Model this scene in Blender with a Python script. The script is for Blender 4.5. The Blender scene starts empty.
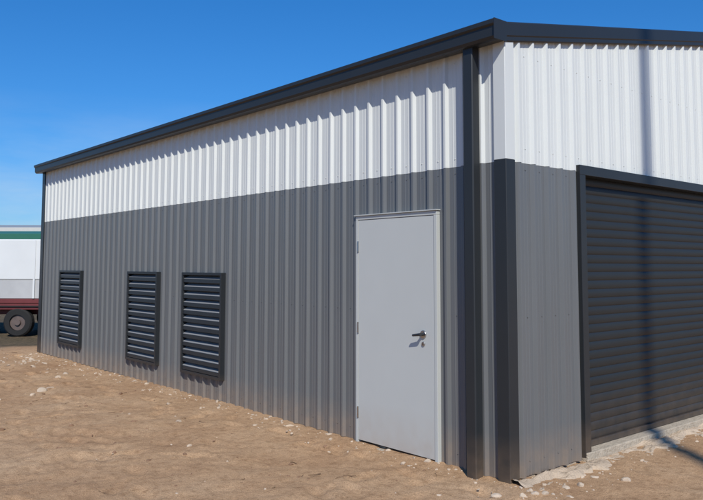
import bpy, bmesh, math, random
import numpy as np
from mathutils import Vector, Matrix
random.seed(4); rng=np.random.default_rng(4)
scene=bpy.context.scene
col=scene.collection
YAW=math.radians(40.598)
CAM=Vector((3.478,-4.544,1.62))
F=Vector((-math.cos(YAW),math.sin(YAW),0)); R=Vector((math.sin(YAW),math.cos(YAW),0))

# ------------------------------------------------------------ materials
def mat(name, color, rough=0.5, spec=0.5, metal=0.0, var=0.06, vscale=3.0, bump=0.0, bscale=20.0, dust=0.0, dust_h=0.35, streak=0.0):
    m=bpy.data.materials.new(name); m.use_nodes=True
    nt=m.node_tree; N=nt.nodes; Lk=nt.links
    b=N['Principled BSDF']
    b.inputs['Roughness'].default_value=rough
    b.inputs['Metallic'].default_value=metal
    b.inputs['Specular IOR Level'].default_value=spec
    geo=N.new('ShaderNodeNewGeometry')
    n=N.new('ShaderNodeTexNoise'); n.inputs['Scale'].default_value=vscale; n.inputs['Detail'].default_value=3
    if streak:
        mp=N.new('ShaderNodeMapping'); mp.inputs['Scale'].default_value=(1,1,streak); Lk.new(geo.outputs['Position'],mp.inputs[0]); Lk.new(mp.outputs[0],n.inputs['Vector'])
    else: Lk.new(geo.outputs['Position'],n.inputs['Vector'])
    mix=N.new('ShaderNodeMix'); mix.data_type='RGBA'
    c=color
    mix.inputs[6].default_value=(c[0]*(1-var),c[1]*(1-var),c[2]*(1-var),1)
    mix.inputs[7].default_value=(min(1,c[0]*(1+var)),min(1,c[1]*(1+var)),min(1,c[2]*(1+var)),1)
    Lk.new(n.outputs['Fac'],mix.inputs[0])
    out=mix.outputs[2]
    if dust>0:
        sep=N.new('ShaderNodeSeparateXYZ'); Lk.new(geo.outputs['Position'],sep.inputs[0])
        n2=N.new('ShaderNodeTexNoise'); n2.inputs['Scale'].default_value=9; n2.inputs['Detail'].default_value=3
        Lk.new(geo.outputs['Position'],n2.inputs['Vector'])
        mr=N.new('ShaderNodeMapRange'); mr.inputs[1].default_value=dust_h; mr.inputs[2].default_value=0.0
        mr.inputs[3].default_value=0.0; mr.inputs[4].default_value=1.0
        Lk.new(sep.outputs[2],mr.inputs[0])
        mm=N.new('ShaderNodeMath'); mm.operation='MULTIPLY'; Lk.new(mr.outputs[0],mm.inputs[0]); Lk.new(n2.outputs['Fac'],mm.inputs[1])
        m2=N.new('ShaderNodeMath'); m2.operation='MULTIPLY'; Lk.new(mm.outputs[0],m2.inputs[0]); m2.inputs[1].default_value=dust
        dm=N.new('ShaderNodeMix'); dm.data_type='RGBA'; Lk.new(m2.outputs[0],dm.inputs[0]); Lk.new(out,dm.inputs[6])
        dm.inputs[7].default_value=(0.38,0.25,0.15,1); out=dm.outputs[2]
    Lk.new(out,b.inputs['Base Color'])
    if bump>0:
        nb=N.new('ShaderNodeTexNoise'); nb.inputs['Scale'].default_value=bscale; nb.inputs['Detail'].default_value=2
        Lk.new(geo.outputs['Position'],nb.inputs['Vector'])
        bp=N.new('ShaderNodeBump'); bp.inputs['Strength'].default_value=1.0; bp.inputs['Distance'].default_value=bump
        Lk.new(nb.outputs['Fac'],bp.inputs['Height']); Lk.new(bp.outputs[0],b.inputs['Normal'])
    return m
M_white=mat('white_steel_cladding',(0.615,0.635,0.615),0.42,0.4,var=0.05,vscale=5,streak=.12,bump=0.003,bscale=2.5)
M_grey=mat('grey_steel_cladding',(0.128,0.134,0.138),0.33,0.55,var=0.10,vscale=5,streak=.12,bump=0.003,bscale=2.5,dust=0.6)
M_trim=mat('dark_trim_steel',(0.022,0.025,0.028),0.40,0.4,var=0.10,dust=0.4)
M_roller=mat('roller_curtain_steel',(0.021,0.024,0.026),0.45,0.3,var=0.10,dust=0.2,dust_h=0.6)
M_door=mat('painted_door_grey',(0.50,0.515,0.495),0.45,0.4,var=0.03,dust=0.5,dust_h=0.4)
M_frame=mat('painted_frame_grey',(0.48,0.495,0.475),0.45,0.4,var=0.03)
M_handle=mat('dark_handle_metal',(0.035,0.035,0.038),0.3,0.6,metal=0.3)
M_chrome=mat('satin_chrome',(0.5,0.5,0.5),0.25,0.5,metal=1.0)
M_blade=mat('louvre_blade_painted_sun',(0.26,0.265,0.27),0.4,0.5,var=0.1)  # paler than the blades themselves: sunlight on their upper slope put into the colour
M_inside=mat('painted_interior_shade',(0.02,0.02,0.02),0.9,0.1)  # near-black colour stands in for the shade inside openings
M_conc=mat('concrete',(0.42,0.36,0.28),0.9,0.2,var=0.3,vscale=14,bump=0.012,bscale=45)
M_spill=mat('sandy_concrete_spill',(0.47,0.37,0.27),0.95,0.1,var=0.3,vscale=5,bump=0.012,bscale=60)
M_stone=mat('pale_stone',(0.50,0.40,0.30),0.9,0.2,var=0.35,vscale=8)
M_dstone=mat('dark_clod',(0.24,0.145,0.09),0.95,0.1,var=0.3,vscale=8)
M_twig=mat('dry_twig',(0.14,0.09,0.055),0.95,0.1,var=0.4,vscale=8)
M_tyre=mat('tyre_rubber',(0.025,0.025,0.025),0.85,0.2)
M_rim=mat('painted_rim',(0.12,0.09,0.08),0.5,0.5,var=.3,vscale=9)
M_maroon=mat('maroon_paint',(0.15,0.035,0.035),0.5,0.4,var=.3)
M_twhite=mat('white_truck_paint',(0.68,0.69,0.68),0.4,0.5,var=0.08,vscale=1.5)
M_tgrey=mat('light_grey_panel',(0.46,0.46,0.46),0.5,0.4,var=0.15)
M_glass=mat('dark_glass',(0.02,0.025,0.03),0.08,0.8)
M_green=mat('green_steel',(0.03,0.14,0.095),0.5,0.4)
M_cream=mat('cream_wall',(0.55,0.54,0.50),0.7,0.3)
M_groof=mat('grey_roof',(0.30,0.31,0.31),0.5,0.4)
M_wood=mat('weathered_pole_timber',(0.2,0.16,0.12),0.9,0.2,var=0.3)
M_leaf=mat('eucalypt_foliage',(0.06,0.08,0.04),0.8,0.2,var=0.5,vscale=0.6)

# ------------------------------------------------------------ mesh helpers
def mesh(name,v,f,m,parent=None,smooth=False,bevel=0):
    me=bpy.data.meshes.new(name); me.from_pydata([tuple(p) for p in v],[],f); me.update()
    if m: me.materials.append(m)
    ob=bpy.data.objects.new(name,me); col.objects.link(ob)
    if parent: ob.parent=parent
    if smooth:
        for p in me.polygons: p.use_smooth=True
    if bevel:
        b=ob.modifiers.new('bev','BEVEL'); b.width=bevel; b.segments=2; b.limit_method='ANGLE'
    return ob
BF=[(0,3,2,1),(4,5,6,7),(0,1,5,4),(1,2,6,5),(2,3,7,6),(3,0,4,7)]
def bv(a,b):
    x0,y0,z0=a;x1,y1,z1=b
    return [(x0,y0,z0),(x1,y0,z0),(x1,y1,z0),(x0,y1,z0),(x0,y0,z1),(x1,y0,z1),(x1,y1,z1),(x0,y1,z1)]
def box(name,a,b,m,parent=None,bevel=0.003):
    return mesh(name,bv(a,b),BF,m,parent,bevel=bevel)
def boxes(name,L,m,parent=None,bevel=0.0):
    v=[];f=[]
    for a,b in L:
        o=len(v); v+=bv(a,b); f+=[tuple(i+o for i in q) for q in BF]
    return mesh(name,v,f,m,parent,bevel=bevel)
def empty(name,loc=(0,0,0),rz=0):
    e=bpy.data.objects.new(name,None); col.objects.link(e); e.location=loc; e.rotation_euler=(0,0,rz); e.empty_display_size=.3; return e
def extrude(name,prof,fn,ts,m,parent=None,closed=True,caps=True,smooth=False,bevel=0):
    v=[];f=[];n=len(prof)
    for t in ts:
        for a,b in prof: v.append(fn(t,a,b))
    for k in range(len(ts)-1):
        for i in range(n if closed else n-1):
            j=(i+1)%n
            f.append((k*n+i,k*n+j,(k+1)*n+j,(k+1)*n+i))
    if closed and caps:
        f.append(tuple(range(n))[::-1]); f.append(tuple((len(ts)-1)*n+i for i in range(n)))
    ob=mesh(name,v,f,m,parent,smooth,bevel)
    bm=bmesh.new(); bm.from_mesh(ob.data); bmesh.ops.recalc_face_normals(bm,faces=bm.faces); bm.to_mesh(ob.data); bm.free()
    return ob
def cyl(name,p0,p1,r0,r1,m,parent=None,seg=20,bevel=0):
    p0=Vector(p0);p1=Vector(p1);d=(p1-p0).normalized()
    a=d.orthogonal().normalized(); b=d.cross(a)
    v=[];f=[]
    for p,r in((p0,r0),(p1,r1)):
        for i in range(seg):
            t=2*math.pi*i/seg; v.append(p+a*math.cos(t)*r+b*math.sin(t)*r)
    for i in range(seg):
        j=(i+1)%seg; f.append((i,j,seg+j,seg+i))
    f.append(tuple(range(seg))[::-1]); f.append(tuple(range(seg,2*seg)))
    return mesh(name,v,f,m,parent,bevel=bevel)

# ------------------------------------------------------------ steel shed
shed=empty('steel_shed')
P=0.19
PROF=[(0,0),(.038,0),(.044,.0028),(.050,0),(.080,0),(.086,.0028),(.092,0),(.128,0),(.131,.0015),(.146,.0265),(.149,.028),(.169,.028),(.172,.0265),(.187,.0015)]
def prof_samples(s0,s1):
    pts=[]
    k0=math.floor(s0/P)-1;k1=math.ceil(s1/P)+1
    for k in range(k0,k1+1):
        for a,h in PROF: pts.append((k*P+a,h))
    xs=[p[0] for p in pts]; hs=[p[1] for p in pts]
    out=[(s0,float(np.interp(s0,xs,hs)))]
    out+=[p for p in pts if s0+1e-4<p[0]<s1-1e-4]
    out.append((s1,float(np.interp(s1,xs,hs))))
    return out
class Clad:
    def __init__(s): s.v=[];s.f=[]
    def add(s,s0,s1,z0,z1,fn,off=0.0):
        pr=prof_samples(s0,s1); o=len(s.v)
        for a,h in pr:
            zt=z1(a) if callable(z1) else z1
            s.v.append(fn(a,h+off,z0)); s.v.append(fn(a,h+off,zt))
        for i in range(len(pr)-1):
            s.f.append((o+2*i,o+2*i+2,o+2*i+3,o+2*i+1))
side=lambda a,h,z:(a,-h,z)
W=9.2; RID=4.6; SL=0.19; L=10.77; S=2.433
back=lambda a,h,z:(a,W+h,z)
front=lambda a,h,z:(h,a,z)
rear=lambda a,h,z:(-L-h,a,z)
ops=[(-9.66,-8.649,.270,1.535),(-6.80,-5.832,.270,1.535),(-5.115,-4.125,.270,1.535),(-1.716+.01,-.685-.01,-1,2.085)]
lo=Clad(); hi=Clad()
cur=-L+.02; ZB=0.012
for a,b,z0,z1 in ops:
    lo.add(cur,a,ZB,S+.02,side)
    if z0>0: lo.add(a,b,ZB,z0+.02,side)
    lo.add(a,b,z1-.02,S+.02,side)
    cur=b
lo.add(cur,-.001,ZB,S+.02,side)
hi.add(-L+.02,-.001,S,3.46,side,off=.0025)
lo.add(-L,0,ZB,S+.02,back); hi.add(-L,0,S,3.46,back,off=.0025)
gt=lambda y:3.46+SL*(y if y<RID else W-y)
RD=[(0.977,4.25),(4.95,8.223)]; RT=2.488
lo.add(.001,RD[0][0]+.02,ZB,S+.02,front); lo.add(RD[0][1]-.02,RD[1][0]+.02,ZB,S+.02,front); lo.add(RD[1][1]-.02,W,ZB,S+.02,front)
def addg(fn,s0,s1,z0):
    if s0<RID<s1:
        hi.add(s0,RID,z0,gt,fn,off=.0025); hi.add(RID,s1,z0,gt,fn,off=.0025)
    else: hi.add(s0,s1,z0,gt,fn,off=.0025)
addg(front,.001,RD[0][0]+.02,S); addg(front,RD[0][0]+.02,RD[0][1]-.02,RT-.03); addg(front,RD[0][1]-.02,RD[1][0]+.02,S)
addg(front,RD[1][0]+.02,RD[1][1]-.02,RT-.03); addg(front,RD[1][1]-.02,W,S)
addg(rear,0,W,S); lo.add(0,W,ZB,S+.02,rear)
mesh('lower_wall_cladding',lo.v,lo.f,M_grey,shed)
mesh('upper_wall_cladding',hi.v,hi.f,M_white,shed)
rv=[];rf=[]
pr=prof_samples(-L-.04,.03)
for a,h in pr:
    rv+=[(a,-.05,3.465+h*.9),(a,RID,3.475+SL*RID+h*.9),(a,W+.05,3.465+h*.9)]
for i in range(len(pr)-1):
    rf+=[(3*i,3*i+3,3*i+4,3*i+1),(3*i+1,3*i+4,3*i+5,3*i+2)]
mesh('roof_sheeting',rv,rf,M_groof,shed)
def hexes(name,pts,d,r,h,m):
    v=[];f=[];d=Vector(d);a=Vector((0,0,1));b=d.cross(a)
    for p in pts:
        o=len(v);p=Vector(p)
        for k,(rr,hh) in enumerate(((r*1.5,0),(r*1.5,h*.3),(r,h*.3),(r,h))):
            for i in range(6):
                t=i*math.pi/3; v.append(p+d*hh+a*math.cos(t)*rr+b*math.sin(t)*rr)
        for k in range(3):
            for i in range(6):
                j=(i+1)%6; f.append((o+k*6+i,o+k*6+j,o+k*6+6+j,o+k*6+6+i))
        f.append(tuple(o+18+i for i in range(6)))
    return mesh(name,v,f,m,shed)
def inop(x,z,lst):
    return any(a-.03<x<b+.03 and z0-.03<z<z1+.03 for a,b,z0,z1 in lst)
gp=[];wp=[]
for k in range(-56,0):
    x=k*P+.065
    if x<-L+.1 or x>-.35: continue
    for z in (.12,1.22,2.38):
        if not inop(x,z,ops): gp.append((x,-.0005,z))
    for z in (2.50,3.30): wp.append((x,-.003,z))
hexes('side_screws',gp,(0,-1,0),.004,.005,M_grey); hexes('side_screws_upper',wp,(0,-1,0),.004,.005,M_white)
gp=[];wp=[]
for k in range(0,48):
    y=k*P+.065
    inside=any(a-.05<y<b+.05 for a,b in RD)
    if not inside:
        for z in (.12,1.22,2.38): gp.append((.0005,y,z))
    for z in (2.55,3.30): 
        wp.append((.003,y,z))
hexes('front_screws',gp,(1,0,0),.004,.005,M_grey); hexes('front_screws_upper',wp,(1,0,0),.004,.005,M_white)

def corner(name,z0,z1,m,sx=1,xo=0,leg=.095,pr=.033,yo=0,sy=-1):
    q=pr;l=leg
    prof=[(-l,-.002),(-l,-q),(q-.004,-q),(q,-q+.004),(q,l),(.002,l),(.002,-.002)]
    prof=[(xo+sx*a,yo+(b if sy==-1 else -b)) for a,b in prof]
    return extrude(name,prof,lambda t,a,b:(a,b,t),[z0,z1],m,shed)
corner('corner_flashing_lower',.0,S+.01,M_trim,leg=.080)
corner('corner_flashing_upper',S+.012,3.44,M_white,leg=.080)
corner('corner_flashing_end',-.02,3.44,M_trim,sx=-1,xo=-L,leg=.12)
corner('corner_flashing_back',.01,3.44,M_trim,sx=1,yo=W,sy=1)
corner('corner_flashing_back_end',.01,3.44,M_trim,sx=-1,xo=-L,yo=W,sy=1)
gprof=[(-.002,3.36),(-.098,3.350),(-.118,3.356),(-.134,3.378),(-.136,3.455),(-.146,3.462),(-.153,3.470),(-.153,3.500),(-.148,3.506),(-.136,3.506),(-.130,3.495),(-.125,3.42),(-.02,3.41),(-.002,3.45)]
extrude('gutter',gprof,lambda t,a,b:(t,a-.036,b),[-L-.06,.055],M_trim,shed)
extrude('gutter_end_cap',[(-.19,3.349),(-.19,3.508),(-.036,3.508),(-.036,3.349)],lambda t,a,b:(t,a,b),[.055,.060],M_trim,shed)
extrude('back_gutter',gprof,lambda t,a,b:(t,W+.036-a,b),[-L-.06,.055],M_trim,shed)
def barge(name,xo,sgn):
    pr=[(-.04,3.512),(.040,3.520),(.052,3.508),(.052,3.410),(.044,3.400),(.044,3.370),(.036,3.360),(.034,3.360),(.034,3.46),(-.04,3.50)]
    ys=[-.035,RID,W+.035]
    extrude(name,pr,lambda t,a,b:(xo+sgn*a,t,b+SL*(t if t<=RID else W-t)),ys,M_trim,shed)
barge('barge_capping',0,1); barge('barge_capping_end',-L,-1)
extrude('ridge_capping',[(-.15,-.03),(0,.0),(.15,-.03),(.15,-.035),(-.15,-.035)],lambda t,a,b:(t,RID+a,b+3.535+SL*RID),[-L,.0],M_trim,shed)
def downpipe(name,x0,x1,yb=-.034,d=.090):
    c=.008
    y0=yb-d
    prof=[(x0+c,y0),(x1-c,y0),(x1,y0+c),(x1,yb-c),(x1-c,yb),(x0+c,yb),(x0,yb-c),(x0,y0+c)]
    extrude(name,prof,lambda t,a,b:(a,b,t),[-.06,3.36],M_trim,shed)
downpipe('downpipe',-.316,-.216)

# personnel door
fa,fb,ft=-1.716,-.685,2.085
boxes('door_frame',[((fa,-.041,.0),(fa+.034,.05,ft-.036)),((fb-.034,-.041,.0),(fb,.05,ft-.036)),((fa,-.041,ft-.036),(fb,.05,ft))],M_frame,shed,0.003)
box('door_leaf',(fa+.038,-.036,.030),(fb-.038,0,ft-.040),M_door,shed,.002)
box('door_gap_backing',(fa+.035,.002,.02),(fb-.035,.02,ft-.037),M_inside,shed,0)  # dark sheet paints the shade in the gap round the leaf
box('door_head_flashing',(fa-.01,-.056,ft+.001),(fb+.01,-.001,ft+.010),M_frame,shed,.001)
box('door_sill',(fa,-.06,-.05),(fb,.05,-.001),M_conc,shed,.004)
for i,z in enumerate((.28,1.05,1.80)):
    cyl('door_hinge_%d'%i,(fa+.036,-.044,z-.05),(fa+.036,-.044,z+.05),.008,.008,M_chrome,shed,12)
hx=-.845;hz=1.045
cyl('handle_rose',(hx,-.0365,hz),(hx,-.048,hz),.035,.032,M_chrome,shed,28,.002)
cyl('handle_stem',(hx,-.045,hz),(hx,-.090,hz),.013,.012,M_handle,shed,16)
cyl('handle_lever',(hx+.015,-.089,hz+.003),(hx-.075,-.093,hz-.010),.013,.010,M_handle,shed,16,.003)
cyl('lock_cylinder',(hx,-.0365,hz-.080),(hx,-.046,hz-.080),.020,.018,M_chrome,shed,20,.002)
box('lock_keyway',(hx-.002,-.0475,hz-.09),(hx+.002,-.0465,hz-.07),M_inside,shed,0)

# louvres
for k,(a,b,z0,z1) in enumerate(ops[:3]):
    t=.034
    fr=[((a,-.062,z0),(b,.06,z0+t)),((a,-.062,z1-t),(b,.06,z1)),((a,-.062,z0+t),(a+t,.06,z1-t)),((b-t,-.062,z0+t),(b,.06,z1-t))]
    boxes('louvre_frame.%d'%k,fr,M_trim,shed,.002)
    box('louvre_back.%d'%k,(a+.01,.061,z0+.01),(b-.01,.07,z1-.01),M_inside,shed,0)  # dark sheet in place of the unlit shed interior
    n=12; v=[];f=[]
    zz0=z0+t; H=(z1-z0-2*t)/n
    for i in range(n):
        c=zz0+H*i
        pr=[(-.048,c+.004),(-.052,c+.008),(-.050,c+.050),(-.046,c+.054),(.040,c+.110),(.043,c+.106),(-.043,c+.046),(-.045,c+.006)]
        o=len(v)
        for x in (a+t+.001,b-t-.001):
            for yy,z in pr: v.append((x,yy,min(z,z1-t-.001)))
        m_=len(pr)
        for q in range(m_):
            w=(q+1)%m_; f.append((o+q,o+w,o+m_+w,o+m_+q))
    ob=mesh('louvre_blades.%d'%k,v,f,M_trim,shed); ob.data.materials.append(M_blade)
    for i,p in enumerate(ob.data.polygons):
        if i%8==3: p.material_index=1  # pale slope face imitates the sunlit strip on a dark blade

# roller doors
for k,(a,b) in enumerate(RD):
    g=.085
    boxes('roller_door_frame.%d'%k,[((-.12,a,.03),(.040,a+g,RT-g)),((-.12,b-g,.03),(.040,b,RT-g)),((-.12,a,RT-g),(.040,b,RT))],M_trim,shed,.003)
    pts=[];z=.115;pp=.0765
    while z<RT-g+.05:
        for u in range(8):
            ph=u/8
            pts.append((-.075+.009*abs(math.sin(math.pi*ph))**.6,z+ph*pp))
        z+=pp
    extrude('roller_door_curtain.%d'%k,pts,lambda t,p,q:(p,t,q),[a+g-.02,b-g+.02],M_roller,shed,closed=False)
    box('roller_door_bottom_rail.%d'%k,(-.085,a+g-.01,.072),(-.048,b-g+.01,.122),M_trim,shed,.004)
boxes('concrete_slab',[((-L+.02,.004,-.4),(-.01,W-.004,.01)),],M_conc,shed,0)
boxes('door_threshold',[((-.30,RD[0][0]+.005,-.2),(.055,RD[0][1]-.005,.068)),((-.30,RD[1][0]+.005,-.2),(.055,RD[1][1]-.005,.068))],M_conc,shed,.008)

# ------------------------------------------------------------ ground
def vnoise(x,y,seed):
    r=np.random.default_rng(seed).random((256,256))
    xi=np.floor(x).astype(int);yi=np.floor(y).astype(int);fx=x-xi;fy=y-yi
    fx=fx*fx*(3-2*fx);fy=fy*fy*(3-2*fy)
    a=r[xi%256,yi%256];b=r[(xi+1)%256,yi%256];c=r[xi%256,(yi+1)%256];d=r[(xi+1)%256,(yi+1)%256]
    return (a*(1-fx)+b*fx)*(1-fy)+(c*(1-fx)+d*fx)*fy-.5
feet=[]
for i in range(320):
    feet.append((rng.uniform(-13,3.5),rng.uniform(-5.5,-.3) if rng.random()<.85 else rng.uniform(-.5,4),rng.uniform(0,math.pi),rng.uniform(.3,1.0)))
for wlk in range(10):
    x=rng.uniform(-11,2);y=rng.uniform(-3.2,-.8);an=rng.uniform(-.35,.35)+(0 if rng.random()<.5 else math.pi)
    for s_ in range(14):
        an+=rng.normal()*.08
        x+=math.cos(an)*.62;y+=math.sin(an)*.62*.6
        sd=.10*(1 if s_%2 else -1)
        feet.append((x-math.sin(an)*sd,min(y+math.cos(an)*sd,-.3),an,1.0))
def gz(x,y,dents=True):
    z=.05*vnoise(x*.45,y*.45,1)+.038*vnoise(x*1.3,y*1.3,2)+.024*vnoise(x*3.6+5,y*3.6,3)+.014*vnoise(x*9,y*9,4)+.009*vnoise(x*21,y*21,5)
    dw=np.minimum(np.where(x<.3,np.abs(y),9),np.where(y>-.3,np.abs(x),9))
    k=np.clip(dw/1.2,0,1); z=z*(.35+.65*k)-.008
    ds=np.where(x<.3,np.abs(y),9); z+=.022*np.clip(1-ds/.35,0,1)
    z-=.22*np.clip((-11.5-x)/4,0,1)
    if dents:
        for (a,b,t,s) in feet:
            m=(np.abs(x-a)<.35)&(np.abs(y-b)<.35)
            if not m.any(): continue
            dx=x[m]-a;dy=y[m]-b
            u=(dx*math.cos(t)+dy*math.sin(t))/.15;v=(-dx*math.sin(t)+dy*math.cos(t))/.062
            r2=u*u+v*v
            z[m]+=s*(-.022*np.exp(-(r2**1.6))+.009*np.exp(-((np.sqrt(r2)-1.45)**2)/.12))
    return z
def axis(lo_,hi_,st,far):
    c=list(np.arange(lo_,hi_,st)); s=st;p=lo_;left=[]
    while p>-far: s*=1.22;p-=s;left.append(p)
    s=st;p=c[-1];right=[]
    while p<far: s*=1.22;p+=s;right.append(p)
    return np.array(left[::-1]+c+right)
xs=axis(-13,4.2,.036,1500);ys=axis(-5.5,4.2,.036,1500)
X,Y=np.meshgrid(xs,ys,indexing='ij')
Z=gz(X.ravel(),Y.ravel())
inside=((X.ravel()<-.12)&(X.ravel()>-L+.2)&(Y.ravel()>.12)&(Y.ravel()<W-.2)); Z[inside]-=.06
nx,ny=len(xs),len(ys)
V=np.stack([X.ravel(),Y.ravel(),Z],1)
I=np.arange(nx*ny).reshape(nx,ny)
Q=np.stack([I[:-1,:-1].ravel(),I[1:,:-1].ravel(),I[1:,1:].ravel(),I[:-1,1:].ravel()],1)
me=bpy.data.meshes.new('ground'); me.vertices.add(len(V)); me.vertices.foreach_set('co',V.ravel())
me.loops.add(Q.size); me.loops.foreach_set('vertex_index',Q.ravel().astype(np.int32))
me.polygons.add(len(Q)); me.polygons.foreach_set('loop_start',np.arange(0,Q.size,4,dtype=np.int32)); me.polygons.foreach_set('loop_total',np.full(len(Q),4,dtype=np.int32))
me.update(); me.validate(); me.polygons.foreach_set('use_smooth',np.ones(len(Q),dtype=bool))
g=bpy.data.objects.new('sand_ground',me); col.objects.link(g)
m=bpy.data.materials.new('sand'); m.use_nodes=True; nt=m.node_tree;N=nt.nodes;Lk=nt.links;b=N['Principled BSDF']
b.inputs['Roughness'].default_value=.95;b.inputs['Specular IOR Level'].default_value=.12
geo=N.new('ShaderNodeNewGeometry')
def noise(s,d=6,rg=.55):
    n=N.new('ShaderNodeTexNoise');n.inputs['Scale'].default_value=s;n.inputs['Detail'].default_value=d;n.inputs['Roughness'].default_value=rg;Lk.new(geo.outputs['Position'],n.inputs['Vector']);return n
def ramp(src,stops):
    r=N.new('ShaderNodeValToRGB');e=r.color_ramp.elements
    while len(e)<len(stops): e.new(.5)
    for i,(p,c) in enumerate(stops): e[i].position=p;e[i].color=(*c,1)
    Lk.new(src,r.inputs[0]);return r
def mixc(fac,a,bb,mode='MIX'):
    x=N.new('ShaderNodeMix');x.data_type='RGBA';x.blend_type=mode
    if isinstance(fac,float): x.inputs[0].default_value=fac
    else: Lk.new(fac,x.inputs[0])
    for s,i in((a,6),(bb,7)):
        if isinstance(s,tuple): x.inputs[i].default_value=(*s,1)
        else: Lk.new(s,x.inputs[i])
    return x.outputs[2]
c1=ramp(noise(.9,4,.6).outputs['Fac'],[(.3,(.39,.235,.130)),(.5,(.47,.300,.172)),(.7,(.52,.350,.212))]).outputs[0]
c2=ramp(noise(14,4,.7).outputs['Fac'],[(.3,(.72,.69,.66)),(.5,(1,1,1)),(.72,(1.12,1.13,1.14))]).outputs[0]
c=mixc(1.0,c1,c2,'MULTIPLY')
c3=ramp(noise(150,2,.7).outputs['Fac'],[(.35,(.68,.66,.63)),(.5,(1,1,1)),(.68,(1.2,1.2,1.22))]).outputs[0]
c=mixc(1.0,c,c3,'MULTIPLY')
sep=N.new('ShaderNodeSeparateXYZ');Lk.new(geo.outputs['Position'],sep.inputs[0])
mr=N.new('ShaderNodeMapRange');mr.inputs[1].default_value=-11.6;mr.inputs[2].default_value=-13.2;Lk.new(sep.outputs[0],mr.inputs[0])
nn=noise(1.6,3);ad=N.new('ShaderNodeMath');ad.operation='MULTIPLY_ADD';Lk.new(nn.outputs['Fac'],ad.inputs[0]);ad.inputs[1].default_value=.9;ad.inputs[2].default_value=-.45
sm=N.new('ShaderNodeMath');sm.operation='ADD';sm.use_clamp=True;Lk.new(mr.outputs[0],sm.inputs[0]);Lk.new(ad.outputs[0],sm.inputs[1])
ml=N.new('ShaderNodeMath');ml.operation='MULTIPLY';Lk.new(sm.outputs[0],ml.inputs[0]);Lk.new(mr.outputs[0],ml.inputs[1])
dk=ramp(noise(9,4,.7).outputs['Fac'],[(.35,(.05,.045,.03)),(.65,(.16,.12,.075))]).outputs[0]
c=mixc(ml.outputs[0],c,dk)
Lk.new(c,b.inputs['Base Color'])
bm1=N.new('ShaderNodeBump');bm1.inputs['Distance'].default_value=.015;bm1.inputs['Strength'].default_value=.9;Lk.new(noise(50,5,.7).outputs['Fac'],bm1.inputs['Height'])
Lk.new(bm1.outputs[0],b.inputs['Normal']); me.materials.append(m)

def stones(name,pts,m):
    bm=bmesh.new();bmesh.ops.create_icosphere(bm,subdivisions=2,radius=1);bv_=np.array([v.co[:] for v in bm.verts]);bf=[[v.index for v in f.verts] for f in bm.faces];bm.free()
    v=[];f=[]
    zs=gz(np.array([p[0] for p in pts]),np.array([p[1] for p in pts]),False)
    for (x,y,s),z in zip(pts,zs):
        o=len(v)
        pl=rng.normal(size=(6,3));pl/=np.linalg.norm(pl,axis=1)[:,None]
        q=bv_.copy()
        for n_ in pl:
            d=q@n_;lim=rng.uniform(.45,.8);q=q-np.outer(np.maximum(d-lim,0),n_)
        q*=np.array([1,rng.uniform(.55,1),rng.uniform(.35,.75)])*s
        t=rng.uniform(0,6.28);ct,st=math.cos(t),math.sin(t)
        q=np.stack([q[:,0]*ct-q[:,1]*st,q[:,0]*st+q[:,1]*ct,q[:,2]],1)+np.array([x,y,z+s*.05])
        v+=q.tolist();f+=[[i+o for i in fc] for fc in bf]
    return mesh(name,v,f,m)
pts=[]
for i in range(330):
    pts.append((rng.uniform(-13,2.8),-rng.uniform(.15,5),min(.04,.005+rng.exponential(.006))))
for i in range(280):
    pts.append((rng.uniform(-10.8,.3),-abs(rng.normal()*.16)-.05,min(.04,.006+rng.exponential(.007))))
for i in range(90):
    pts.append((rng.normal()*.7-9.8,-abs(rng.normal()*.5)-.3,min(.05,.01+rng.exponential(.012))))
for i in range(150):
    pts.append((.08+abs(rng.normal())*.25,rng.uniform(-.4,4.2),min(.045,.006+rng.exponential(.009))))
def gp_(px,py):
    u=(px-351.5)/730.; dpt=730*1.62/(py-265.9); p=CAM+F*dpt+R*u*dpt; return p.x,p.y
for px,py,s in [(47,388,.075),(55,386,.055),(38,392,.045),(182,420,.04),(5,397,.035),(150,383,.04),(62,376,.05),(70,372,.05),(590,470,.04),(575,478,.035),(540,486,.05),(560,480,.04),(330,446,.02)]:
    x,y=gp_(px,py); pts.append((x,y,s))
stones('loose_stones',pts,M_stone)
pts=[]
for i in range(480):
    pts.append((rng.uniform(-13,2.8),-rng.uniform(.2,5),min(.04,.005+rng.exponential(.007))))
for px,py,s in [(8,428,.05),(82,476,.025),(77,424,.03),(120,440,.025),(300,470,.018)]:
    x,y=gp_(px,py); pts.append((x,y,s))
stones('soil_clods',pts,M_dstone)
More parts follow.
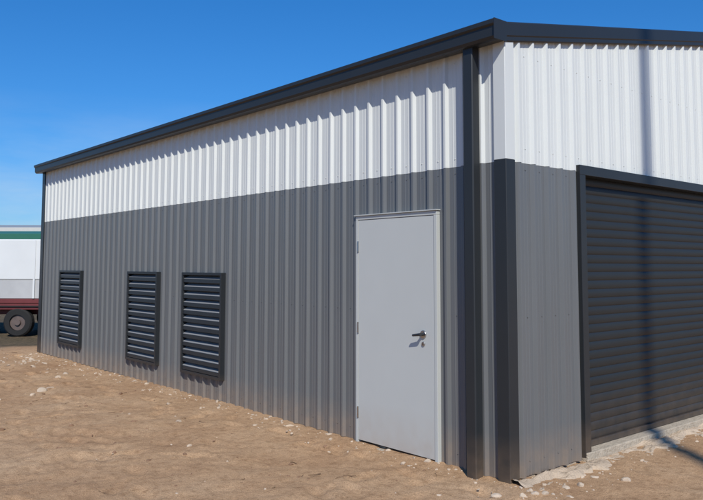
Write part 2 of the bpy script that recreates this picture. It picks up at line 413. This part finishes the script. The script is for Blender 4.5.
# dry twigs lying on the sand, one mesh
v=[];f=[]
for i in range(110):
    x=rng.uniform(-12,2.6);y=-rng.uniform(.2,4.8);z=float(gz(np.array([x]),np.array([y]),False)[0])
    a=rng.uniform(0,6.28);p=np.array([x,y,z+.004]);r=rng.uniform(.0015,.0035)
    prev=None
    for s_ in range(5):
        d=np.array([math.cos(a),math.sin(a),0]);n_=np.array([-d[1],d[0],0])
        ring=[p+n_*r,p+np.array([0,0,r*1.6]),p-n_*r,p-np.array([0,0,r])]
        o=len(v);v+=[q.tolist() for q in ring]
        if prev is not None:
            for q in range(4): f.append((prev+q,prev+(q+1)%4,o+(q+1)%4,o+q))
        prev=o;a+=rng.normal()*.35;p=p+d*rng.uniform(.012,.035)+np.array([0,0,rng.normal()*.002]);r*=.85
mesh('dry_twigs',v,f,M_twig)
def strip(name,n,w,fn,m):
    v=[];f=[];kk=16
    D=np.repeat(np.arange(n)/(n-1)*9,kk);Sx=np.tile(np.arange(kk)/(kk-1),n)
    nv=lambda a,b,s: vnoise(a+300.,b+40.+0*a,s)
    ww=w*(1+1.1*nv(D*1.7,3.3,11)+.9*nv(D*5,1.3,14)+.5*nv(D*14,7.3,15))
    hh=.020*(1-Sx**1.3)+.050*nv(D*5,Sx*3,12)+.026*nv(D*16,Sx*8,16)+.012*nv(D*40,Sx*16,17)-.04*(Sx>.95)
    for d,s,w_,h in zip(D,Sx,ww,hh):
        x,y=fn(d/9,s*w_); v.append((x,y,h-.004))
    for i in range(n-1):
        for j in range(kk-1): f.append((i*kk+j,(i+1)*kk+j,(i+1)*kk+j+1,i*kk+j+1))
    return mesh(name,v,f,m,shed,True)
strip('concrete_spill',700,.24,lambda t,s:(.03+s,-.03+t*9),M_spill)

# ------------------------------------------------------------ power pole (outside the view, throws the soft streak on the front wall)
AZ=math.radians(33); EL=math.radians(42)
sd=Vector((math.cos(AZ),-math.sin(AZ),0))
pole=empty('power_pole',Vector((0,2.2,0))+sd*15)
cyl('pole_shaft',(0,0,-.3),(0,0,20.5),.12,.075,M_wood,pole,24)
box('crossarm',(-1.1,.12,19.9),(1.1,.22,20.02),M_wood,pole,.005)
for i,x in enumerate((-1,-.45,.45,1)): cyl('insulator_%d'%i,(x,.17,20.02),(x,.17,20.2),.04,.03,M_cream,pole,12)

# ------------------------------------------------------------ parked truck
RZ=math.atan2(R.y,R.x)
def at(px,depth,z=0):
    u=(px-351.5)/730.; p=CAM+F*depth+R*u*depth; return Vector((p.x,p.y,z))
tr=empty('parked_truck',at(20,19,-.22),RZ)
def wheel(nm,x,y,r,w):
    prof=[(r*.55,0),(r*.9,0),(r,w*.15),(r,w*.85),(r*.9,w),(r*.55,w)]
    seg=28;v=[];f=[]
    for i in range(seg):
        t=2*math.pi*i/seg
        for rr,yy in prof: v.append((x+math.cos(t)*rr,y+yy,r+math.sin(t)*rr))
    n=len(prof)
    for i in range(seg):
        j=(i+1)%seg
        for k in range(n-1): f.append((i*n+k,i*n+k+1,j*n+k+1,j*n+k))
    mesh(nm+'_tyre',v,f,M_tyre,tr,False)
    cyl(nm+'_rim',(x,y+.05,r),(x,y+w-.05,r),r*.56,r*.56,M_rim,tr,24)
    cyl(nm+'_hub',(x,y+.0,r),(x,y+.06,r),r*.2,r*.24,M_rim,tr,16)
for i,x in enumerate((0,.95,-5.2)):
    wheel('wheel_a%d'%i,x,0,.37,.24); wheel('wheel_b%d'%i,x,2.0,.37,.24)
box('chassis_rail',(-7.2,.45,.55),(2.6,1.75,.78),M_maroon,tr,.01)
box('side_rail',(-4.4,.02,.70),(2.8,.10,.86),M_maroon,tr,.01)
box('tray_deck',(-4.4,.0,.865),(2.8,2.24,.98),M_maroon,tr,.01)
box('lower_side_panel',(-4.4,.012,.985),(2.8,2.2,1.46),M_tgrey,tr,.01)
box('cargo_body',(-4.4,-.01,1.465),(2.8,2.25,2.52),M_twhite,tr,.03)
boxes('body_posts',[((x,-.03,.99),(x+.05,-.012,2.50)) for x in np.arange(-4.38,2.8,1.19)],M_twhite,tr,.003)
box('cab',(-7.2,.05,.60),(-4.7,2.2,2.35),M_twhite,tr,.12)
box('windscreen',(-7.22,.2,1.45),(-7.19,2.05,2.1),M_glass,tr,.02)
box('side_window',(-6.7,.035,1.45),(-5.6,.055,2.05),M_glass,tr,.02)
box('bumper',(-7.35,.05,.35),(-7.15,2.2,.65),M_tgrey,tr,.03)
box('mudguard',(-.48,-.02,.765),(1.42,.30,.80),M_tyre,tr,.01)

def wh(name,px,depth,w,d,h,rise,mw,mroof,fascia=None):
    e=empty(name,at(px,depth,-.3),RZ)
    v=[(-w/2,0,0),(w/2,0,0),(w/2,d,0),(-w/2,d,0),(-w/2,0,h),(w/2,0,h),(w/2,d,h),(-w/2,d,h),(-w/2,d/2,h+rise),(w/2,d/2,h+rise)]
    mesh('walls',v,[(0,1,5,4),(1,2,6,9,5),(2,3,7,6),(3,0,4,8,7)],mw,e)
    o=.4
    v=[(-w/2-o,-o,h+.03),(w/2+o,-o,h+.03),(w/2+o,d/2,h+rise+.1),(-w/2-o,d/2,h+rise+.1),(w/2+o,d+o,h+.03),(-w/2-o,d+o,h+.03)]
    mesh('roof',v,[(0,1,2,3),(3,2,4,5)],mroof,e)
    if fascia: box('fascia',(-w/2-o,-o-.1,h-.5),(w/2+o,-o-.02,h+.1),fascia,e,.02)
    boxes('doors',[((x,-.06,0),(x+3.5,-.01,h*.7)) for x in np.arange(-w/2+2,w/2-5,7)],M_groof,e)
    return e
wh('green_roofed_warehouse',0,45,30,14,3.75,.5,M_cream,M_green,M_green)
wh('grey_roofed_warehouse',-10,85,44,22,6.2,.9,M_cream,M_groof,M_cream)
v=[];f=[]
def leaves(c,rad,n,s):
    for i in range(n):
        d=rng.normal(size=3);d/=np.linalg.norm(d);p=np.array(c)+d*rad*rng.uniform(.5,1)*np.array([1,1,.75])
        a=rng.normal(size=3)*s;b_=rng.normal(size=3)*s;o=len(v)
        v.extend([(p-a).tolist(),(p+b_).tolist(),(p+a).tolist(),(p-b_).tolist()]);f.append((o,o+1,o+2,o+3))
for i in range(110):
    an=rng.uniform(math.radians(110),math.radians(262));rr=rng.uniform(130,190)
    x=math.cos(an)*rr;y=math.sin(an)*rr;h=rng.uniform(2,4.5)
    for k in range(4): leaves((x+rng.normal()*2.5,y+rng.normal()*2.5,h*.6+rng.uniform(0,1)),h*.55,45,.45)
mesh('distant_trees',v,f,M_leaf)

# ------------------------------------------------------------ light
sun_dir=Vector((math.cos(AZ)*math.cos(EL),-math.sin(AZ)*math.cos(EL),math.sin(EL)))
sl=bpy.data.lights.new('sun','SUN');sl.energy=4.2;sl.angle=math.radians(.53);sl.color=(1,.96,.88)
so=bpy.data.objects.new('sun',sl);col.objects.link(so);so.rotation_euler=sun_dir.to_track_quat('Z','Y').to_euler();so.location=(10,-10,20)
w=bpy.data.worlds.new('World');scene.world=w;w.use_nodes=True;nt=w.node_tree;N=nt.nodes;Lk=nt.links
bg=N['Background'];sky=N.new('ShaderNodeTexSky');sky.sky_type='NISHITA';sky.sun_disc=False;sky.sun_elevation=EL
sky.sun_rotation=math.atan2(sun_dir.x,sun_dir.y);sky.air_density=1.0;sky.dust_density=.1;sky.ozone_density=3.0;sky.altitude=0
tc=N.new('ShaderNodeTexCoord');sx=N.new('ShaderNodeSeparateXYZ');Lk.new(tc.outputs['Generated'],sx.inputs[0])
hz_=N.new('ShaderNodeValToRGB');e=hz_.color_ramp.elements;e[0].position=0;e[0].color=(.46,.62,.92,1);e[1].position=.45;e[1].color=(.17,.76,1.30,1)
e2=e.new(.16);e2.color=(.27,.68,1.10,1);Lk.new(sx.outputs[2],hz_.inputs[0])
tint=N.new('ShaderNodeMix');tint.data_type='RGBA';tint.blend_type='MULTIPLY';tint.inputs[0].default_value=1
Lk.new(sky.outputs[0],tint.inputs[6]);Lk.new(hz_.outputs[0],tint.inputs[7])
mp=N.new('ShaderNodeMapping');mp.inputs['Scale'].default_value=(2,2,9);Lk.new(tc.outputs['Generated'],mp.inputs[0])
cn=N.new('ShaderNodeTexNoise');cn.inputs['Scale'].default_value=1.6;cn.inputs['Detail'].default_value=5;cn.inputs['Roughness'].default_value=.6;Lk.new(mp.outputs[0],cn.inputs['Vector'])
cr=N.new('ShaderNodeValToRGB');cr.color_ramp.elements[0].position=.38;cr.color_ramp.elements[1].position=.72;Lk.new(cn.outputs['Fac'],cr.inputs[0])
mr=N.new('ShaderNodeMapRange');mr.inputs[1].default_value=.22;mr.inputs[2].default_value=.06;mr.inputs[3].default_value=0;mr.inputs[4].default_value=.5;Lk.new(sx.outputs[2],mr.inputs[0])
mu=N.new('ShaderNodeMath');mu.operation='MULTIPLY';Lk.new(cr.outputs[0],mu.inputs[0]);Lk.new(mr.outputs[0],mu.inputs[1])
mx=N.new('ShaderNodeMix');mx.data_type='RGBA';Lk.new(mu.outputs[0],mx.inputs[0]);Lk.new(tint.outputs[2],mx.inputs[6]);mx.inputs[7].default_value=(6,6.8,7.5,1)
Lk.new(mx.outputs[2],bg.inputs[0]);bg.inputs[1].default_value=.105

# ------------------------------------------------------------ camera
cd=bpy.data.cameras.new('camera');cam=bpy.data.objects.new('camera',cd);col.objects.link(cam);scene.camera=cam
cd.sensor_width=36;cd.lens=36*729.9/703;cd.shift_y=-(250-211.9)/703;cd.clip_end=5000;cd.clip_start=.05
t=math.radians(4.227);U=Vector((0,0,1));F2=F*math.cos(t)+U*math.sin(t);U2=-F*math.sin(t)+U*math.cos(t)
r=math.radians(.081);R3=R*math.cos(r)+U2*math.sin(r);U3=-R*math.sin(r)+U2*math.cos(r)
mm=Matrix((R3,U3,-F2)).transposed().to_4x4();mm.translation=CAM;cam.matrix_world=mm
scene.view_settings.view_transform='Standard';scene.view_settings.look='None';scene.view_settings.exposure=0
